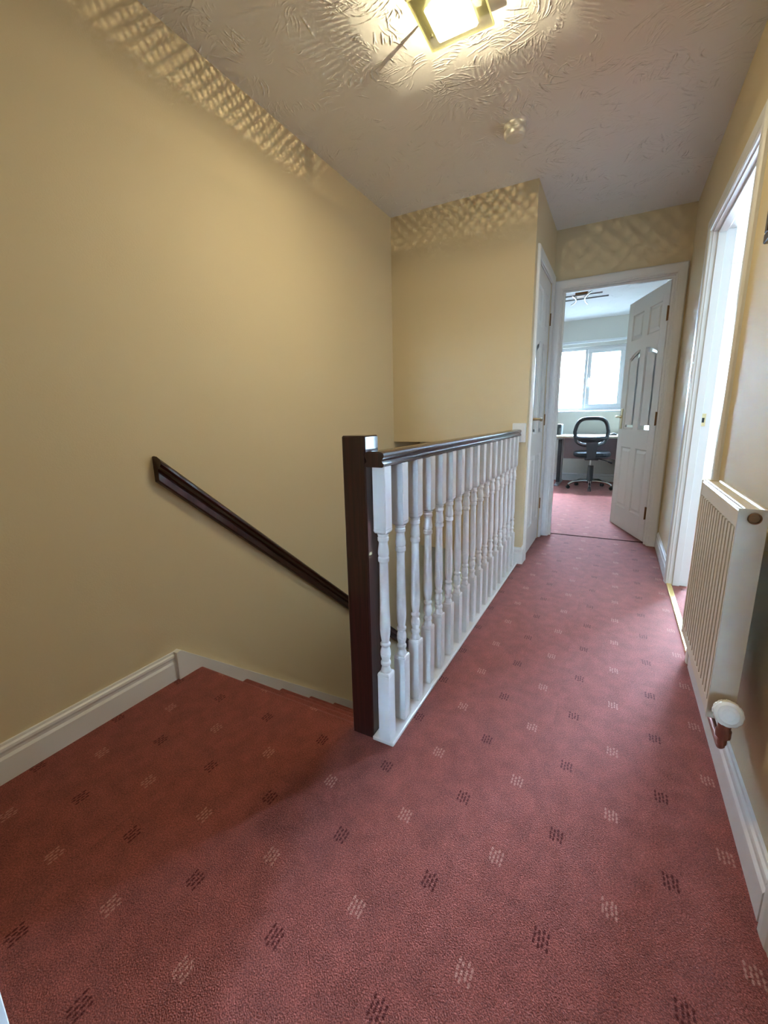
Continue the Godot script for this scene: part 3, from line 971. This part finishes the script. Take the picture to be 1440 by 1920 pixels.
func build_radiator() -> void:
	var x0 := 0.255
	var x1 := 0.308
	var zn := -1.192
	var zf := -1.668
	var yb := 0.305
	var yt := 0.834
	var root := thing("radiator", "cream panel radiator with vertical flutes on the right wall", "radiator", Vector3(XR, yb, -1.43))
	var off := -root.position
	# fluted front panel
	var f := Shape.new()
	f.box(Vector3(x0 + 0.014, yb, zf) + off, Vector3(x0 + 0.018, yt - 0.004, zn) + off)
	f.box(Vector3(x0, yb, zf) + off, Vector3(x0 + 0.008, yb + 0.035, zn) + off, 0.003)
	f.box(Vector3(x0, yt - 0.048, zf) + off, Vector3(x0 + 0.008, yt - 0.004, zn) + off, 0.003)
	f.box(Vector3(x0, yb + 0.03, zn - 0.014) + off, Vector3(x0 + 0.008, yt - 0.04, zn) + off, 0.003)
	f.box(Vector3(x0, yb + 0.03, zf) + off, Vector3(x0 + 0.008, yt - 0.04, zf + 0.014) + off, 0.003)
	put("front_panel", f, M.radiator, root)
	var n := 14
	var pitch := (zn - zf - 0.028) / n
	var rib := Shape.new()
	var hw := pitch * 0.30
	var hgt := yt - yb - 0.083
	var q := PackedVector2Array([Vector2(-pitch * 0.40, 0.006), Vector2(-hw, -0.0085), Vector2(hw, -0.0085), Vector2(pitch * 0.40, 0.006)])
	rib.prism(q, Vector3.ZERO, Vector3.BACK, Vector3.RIGHT, Vector3(0, hgt, 0))
	var rm := rib.mesh()
	for i in n:
		var o := put("flute", rm, M.radiator, root)
		o.position = Vector3(x0 + 0.0085, yb + 0.0345, zn - 0.014 - pitch * (i + 0.5)) + off
	# rear panel, end plates and top grille
	var r := Shape.new()
	r.box(Vector3(x1 - 0.012, yb, zf) + off, Vector3(x1, yt, zn) + off, 0.003)
	put("rear_panel", r, M.radiator, root)
	for e in [[zn, zn + 0.002], [zf - 0.002, zf]]:
		var c := Shape.new()
		c.box(Vector3(x0 - 0.001, yb - 0.002, e[0]) + off, Vector3(x1 + 0.001, yt, e[1]) + off, 0.0008)
		put("end_plate", c, M.radiator, root)
	var g := Shape.new()
	g.box(Vector3(x0 + 0.0145, yt - 0.007, zf + 0.001) + off, Vector3(x1 - 0.0125, yt - 0.004, zn - 0.001) + off, 0.0)
	put("top_grille", g, M.radiator, root)
	var lip := Shape.new()
	lip.box(Vector3(x0 + 0.001, yt - 0.006, zf) + off, Vector3(x0 + 0.006, yt + 0.0, zn) + off, 0.002)
	lip.box(Vector3(x0 + 0.009, yt - 0.006, zf) + off, Vector3(x0 + 0.014, yt + 0.001, zn) + off, 0.002)
	put("top_lip", lip, M.radiator, root)
	# blanking plug at the top of the near end
	var turn := Basis(Vector3.RIGHT, PI / 2)
	var plug := Shape.new()
	plug.lathe([[0.0125, 0.0], [0.0125, 0.006], [0.0118, 0.008], [0.0095, 0.008], [0.009, 0.004], [0.0, 0.004]], Transform3D(turn, Vector3(0.284, 0.813, zn + 0.002) + off), 24)
	put("plug", plug, M.bronze, root)
	# wall brackets
	for z in [-1.36, -1.60]:
		var br := Shape.new()
		br.box(Vector3(x1, 0.70, z - 0.012) + off, Vector3(XR, 0.75, z + 0.012) + off, 0.002)
		put("bracket", br, M.radiator, root)
	# thermostatic valve: brown body on a pipe, white head facing the viewer
	var vb := Shape.new()
	var vz := zn + 0.034
	var vx := 0.286
	vb.tube([Vector3(vx, 0.338, zn + 0.002) + off, Vector3(vx, 0.338, vz) + off], 0.012, 14)
	vb.tube([Vector3(vx, 0.262, vz) + off, Vector3(vx, 0.280, vz) + off, Vector3(vx, 0.282, vz) + off, Vector3(vx, 0.300, vz) + off, Vector3(vx, 0.302, vz) + off, Vector3(vx, 0.350, vz) + off, Vector3(vx, 0.358, vz) + off], [0.0095, 0.0095, 0.0155, 0.0155, 0.0125, 0.0150, 0.010], 14)
	var vo := put("valve_body", vb, M.copper, root)
	var pipe := Shape.new()
	pipe.tube([Vector3(vx, 0.272, vz) + off, Vector3(vx, 0.256, vz - 0.001) + off, Vector3(vx, 0.248, vz - 0.010) + off, Vector3(vx, 0.246, vz - 0.025) + off, Vector3(vx, 0.246, -1.30) + off, Vector3(vx + 0.015, 0.246, -1.315) + off, Vector3(XR, 0.246, -1.318) + off], 0.008, 12)
	put("pipe", pipe, M.copper, vo)
	var ax := Vector3(-0.14, 0.42, 0.90).normalized()
	var sx := ax.cross(Vector3.RIGHT).normalized()
	var tb := Basis(sx.cross(ax), ax, sx)
	var at := Vector3(vx, 0.348, vz - 0.004) + off
	var hd := Shape.new()
	hd.lathe([[0.0, 0.004], [0.018, 0.004], [0.022, 0.010], [0.0255, 0.022], [0.0285, 0.030], [0.0285, 0.054], [0.0265, 0.063], [0.020, 0.068], [0.012, 0.0695], [0.0, 0.070]], Transform3D(tb, at), 28)
	for k in 12:
		var t := Transform3D(tb * Basis(Vector3.UP, -TAU * k / 12), at)
		hd.hexa(t * Transform3D(Basis(), Vector3(0.0282, 0.042, 0)), Vector3(0.0010, 0.012, 0.0045), 0.0008)
	put("valve_head", hd, M.plastic, root).set_meta("label", "white ribbed thermostatic valve head")

func build_picture() -> void:
	var root := thing("picture_frame", "dark wooden picture frame at the right edge of the photo", "picture frame", Vector3(XR, 1.5, -1.50))
	var off := -root.position
	var z0 := -1.79
	var z1 := -1.325
	var y0 := 1.53
	var y1 := 1.99
	var b := 0.028
	var s := Shape.new()
	s.box(Vector3(0.338, y0, z0) + off, Vector3(XR, y0 + b, z1) + off, 0.003)
	s.box(Vector3(0.338, y1 - b, z0) + off, Vector3(XR, y1, z1) + off, 0.003)
	s.box(Vector3(0.338, y0 + b, z0) + off, Vector3(XR, y1 - b, z0 + b) + off, 0.003)
	s.box(Vector3(0.338, y0 + b, z1 - b) + off, Vector3(XR, y1 - b, z1) + off, 0.003)
	put("frame", s, M.mahogany, root)
	s = Shape.new()
	s.box(Vector3(0.352, y0 + b, z0 + b) + off, Vector3(0.358, y1 - b, z1 - b) + off)
	put("mount", s, M.cream, root)

func build_bedroom() -> void:
	# curtain track over the window
	var ct := Shape.new()
	ct.box(Vector3(-1.15, 2.09, -7.455), Vector3(0.12, 2.125, -7.435), 0.004)
	var cr := thing("curtain_track", "white curtain track above the bedroom window", "curtain rail", Vector3.ZERO)
	put("track", ct, M.upvc, cr)
	for x in [-1.05, -0.03]:
		var b := Shape.new()
		b.box(Vector3(x - 0.012, 2.095, -7.5), Vector3(x + 0.012, 2.12, -7.455), 0.002)
		put("bracket", b, M.steel, cr)
	# desk
	var desk := thing("desk", "pale desk with dark metal legs under the bedroom window", "desk", Vector3(-0.2, 0, -7.1))
	var off := -desk.position
	var s := Shape.new()
	s.box(Vector3(-0.80, 0.715, -7.46) + off, Vector3(0.33, 0.742, -6.76) + off, 0.004)
	put("desktop", s, M.desk, desk)
	s = Shape.new()
	s.box(Vector3(-0.68, 0.40, -7.02) + off, Vector3(0.24, 0.70, -7.0) + off, 0.002)
	put("modesty_panel", s, M.panel, desk)
	for x in [-0.735, 0.26]:
		var leg := Shape.new()
		leg.box(Vector3(x - 0.03, 0.0, -7.38) + off, Vector3(x + 0.03, 0.03, -6.78) + off, 0.006)
		leg.box(Vector3(x - 0.028, 0.69, -7.38) + off, Vector3(x + 0.028, 0.714, -6.80) + off, 0.004)
		leg.box(Vector3(x + 0.016, 0.03, -7.22) + off, Vector3(x + 0.030, 0.69, -7.06) + off, 0.003)
		var lo := put("leg", leg, M.steel, desk)
		var cover := Shape.new()
		cover.box(Vector3(x - 0.034, 0.03, -7.25) + off, Vector3(x + 0.014, 0.69, -7.03) + off, 0.004)
		put("leg_cover", cover, M.dark, lo)
	# things on the desk
	var fl := Shape.new()
	fl.box(Vector3(-0.80, 0.7425, -7.30), Vector3(-0.745, 0.905, -7.06), 0.003)
	var ls := thing("desk_speaker", "slim black upright box on the left end of the desk", "speaker", Vector3.ZERO)
	put("body", fl, M.dark, ls)
	s = Shape.new()
	s.box(Vector3(-0.742, 0.745, -7.28), Vector3(-0.738, 0.90, -7.08), 0.001)
	put("side_panel", s, M.steel, ls)
	s = Shape.new()
	s.hexa(Transform3D(Basis(Vector3.UP, 0.08), Vector3(-0.45, 0.746, -6.98)), Vector3(0.25, 0.0035, 0.12), 0.001)
	solid("paper_stack", s, M.paper, "white papers lying on the desk behind the chair", "paper")
	s = Shape.new()
	var bp := PackedVector2Array([Vector2(-0.055, 0), Vector2(0.055, 0), Vector2(0.045, 0.02), Vector2(0.012, 0.036), Vector2(-0.03, 0.022)])
	s.prism(bp, Vector3(-0.045, 0.7425, -7.02), Vector3.RIGHT, Vector3.UP, Vector3(0, 0, 0.07))
	solid("desk_gadget", s, M.dark, "small black gadget on the desk right of the chair", "gadget")
	build_chair()
	# ceiling light
	var lt := thing("bedroom_light", "bedroom ceiling light with chrome bars and curved arms", "ceiling light", Vector3(-0.465, H, -5.54))
	s = Shape.new()
	s.box(Vector3(-0.062, -0.122, -0.06), Vector3(0.062, 0.0, 0.06), 0.004)
	put("canopy", s, M.bronze, lt)
	var o3 := -lt.position
	for q in [[-5.63, -0.20], [-5.45, -0.255]]:
		s = Shape.new()
		s.tube([Vector3(-0.76, 2.310, q[0]) + o3, Vector3(q[1], 2.310, q[0]) + o3], 0.008, 10)
		put("bar", s, M.steel, lt)
	for q in [[[-0.547, -5.40], [-0.531, -5.48], [-0.525, -5.57], [-0.530, -5.66], [-0.552, -5.74], [-0.593, -5.82]], [[-0.350, -5.30], [-0.392, -5.40], [-0.423, -5.50], [-0.437, -5.60], [-0.440, -5.72], [-0.424, -5.86]]]:
		s = Shape.new()
		var path := []
		for e in q:
			path.append(Vector3(e[0], 2.302, e[1]) + o3)
		s.tube(path, 0.008, 10)
		put("arm", s, M.chrome, lt)

func build_chair() -> void:
	var c := Vector3(-0.285, 0, -6.735)
	var root := thing("office_chair", "black mesh-back office chair with chrome star base at the desk", "office chair", c, 0.06)
	# star base
	for k in 5:
		var a := PI / 2 - TAU * k / 5
		var d := Vector3(cos(a), 0, sin(a))
		var leg := Shape.new()
		leg.tube([Vector3(0, 0.105, 0) + d * 0.02, Vector3(0, 0.112, 0) + d * 0.10, Vector3(0, 0.105, 0) + d * 0.20, Vector3(0, 0.085, 0) + d * 0.26, Vector3(0, 0.062, 0) + d * 0.292], [0.024, 0.022, 0.019, 0.017, 0.015], 12)
		var lo := put("base_leg", leg, M.chrome, root)
		var w := Shape.new()
		var side := Vector3(-d.z, 0, d.x)
		for s in [-1.0, 1.0]:
			w.lathe([[0.0, -0.008], [0.022, -0.008], [0.025, -0.004], [0.025, 0.004], [0.022, 0.008], [0.0, 0.008]], Transform3D(Basis(d, side, d.cross(side)), d * 0.292 + Vector3.UP * 0.0255 + side * 0.012 * s), 18)
		w.box(d * 0.292 + Vector3(-0.012, 0.035, -0.012), d * 0.292 + Vector3(0.012, 0.060, 0.012), 0.004)
		put("castor", w, M.dark, lo)
	var col := Shape.new()
	col.lathe([[0.0, 0.08], [0.044, 0.08], [0.046, 0.13], [0.042, 0.16], [0.038, 0.33], [0.0, 0.335]], Transform3D(), 20)
	put("column", col, M.dark, root)
	var rod := Shape.new()
	rod.lathe([[0.018, 0.30], [0.018, 0.42]], Transform3D(), 16)
	put("gas_lift", rod, M.chrome, root)
	# seat
	var seat := Shape.new()
	var pts := []
	for i in 28:
		var a := TAU * i / 28
		var e := 0.62
		pts.append(Vector2(signf(cos(a)) * pow(absf(cos(a)), e) * 0.24, signf(sin(a)) * pow(absf(sin(a)), e) * 0.235 - 0.02))
	var levels := [[0.86, 0.455], [0.97, 0.468], [1.0, 0.490], [0.98, 0.515], [0.90, 0.528], [0.0, 0.532]]
	for l in levels.size() - 1:
		for i in 28:
			var j := (i + 1) % 28
			var A: Vector2 = pts[i]
			var B: Vector2 = pts[j]
			var l0: Array = levels[l]
			var l1: Array = levels[l + 1]
			seat.quad(Vector3(A.x * l0[0], l0[1], A.y * l0[0]), Vector3(B.x * l0[0], l0[1], B.y * l0[0]), Vector3(B.x * l1[0], l1[1], B.y * l1[0]), Vector3(A.x * l1[0], l1[1], A.y * l1[0]), Vector3(A.x, (l - 2.0) * 0.1 + 0.02, A.y))
	put("seat", seat, M.fabric, root)
	var under := Shape.new()
	under.box(Vector3(-0.09, 0.415, -0.12), Vector3(0.09, 0.457, 0.12), 0.01)
	put("mechanism", under, M.dark, root)
	var lev := Shape.new()
	lev.tube([Vector3(0.08, 0.43, 0.03), Vector3(0.16, 0.415, 0.05), Vector3(0.24, 0.385, 0.08)], 0.007, 8)
	lev.tube([Vector3(0.215, 0.395, 0.07), Vector3(0.26, 0.378, 0.088)], 0.012, 10)
	put("lever", lev, M.dark, root)
	# spine from under the seat to the back
	var spn := Shape.new()
	spn.hexa(Transform3D(Basis(Vector3.RIGHT, 0.0), Vector3(-0.01, 0.445, 0.17)), Vector3(0.035, 0.012, 0.09), 0.006)
	spn.prism(poly([[-0.05, 0.0], [0.05, 0.0], [0.075, 0.22], [-0.075, 0.22]]), Vector3(-0.01, 0.445, 0.255), Vector3.RIGHT, Vector3(0, 1, 0.05), Vector3(0, 0, 0.03))
	put("spine", spn, M.dark, root)
	# rounded back frame with a mesh panel
	var ring := []
	var inner := []
	var n := 44
	for i in n:
		var a := TAU * i / n
		var e := 0.55
		var x := signf(cos(a)) * pow(absf(cos(a)), e) * 0.205
		var y := signf(sin(a)) * pow(absf(sin(a)), e) * 0.178
		x *= 1.0 - 0.16 * clampf(y / 0.178, -1, 1) if y > 0 else 1.0 - 0.10 * clampf(-y / 0.178, 0, 1)
		var bow := 0.06 * (x / 0.2) * (x / 0.2)
		ring.append(Vector3(x - 0.03, 0.812 + y, 0.262 + 0.06 * y - bow))
	ring.append(ring[0])
	ring.append(ring[1])
	var fr := Shape.new()
	fr.tube(ring, 0.025, 10, false)
	put("back_frame", fr, M.dark, root)
	# lower cross piece closes the mesh opening
	var cp := Shape.new()
	var path := []
	for i in 13:
		var t := float(i) / 12 * 2 - 1
		path.append(Vector3(t * 0.185 - 0.03, 0.712 + 0.012 * t * t, 0.258 - 0.06 * t * t))
	cp.tube(path, 0.034, 10)
	put("cross_piece", cp, M.dark, root)
	var webmat := StandardMaterial3D.new()
	webmat.albedo_color = Color(0.10, 0.10, 0.11, 0.38)
	webmat.transparency = BaseMaterial3D.TRANSPARENCY_ALPHA
	webmat.roughness = 0.8
	var web := Shape.new()
	var cen := Vector3(-0.03, 0.812, 0.262)
	for i in n:
		web.tri(cen, ring[i], ring[i + 1], Vector3.BACK)
	put("mesh_panel", web, webmat, root)
	# lumbar loop
	for s in [-1.0, 1.0]:
		var lb := Shape.new()
		lb.tube([Vector3(-0.03 + s * 0.165, 0.70, 0.235), Vector3(-0.03 + s * 0.15, 0.665, 0.25), Vector3(-0.03 + s * 0.10, 0.645, 0.265), Vector3(-0.03 + s * 0.055, 0.642, 0.272)], 0.009, 8)
		put("lumbar_bar", lb, M.steel, root)
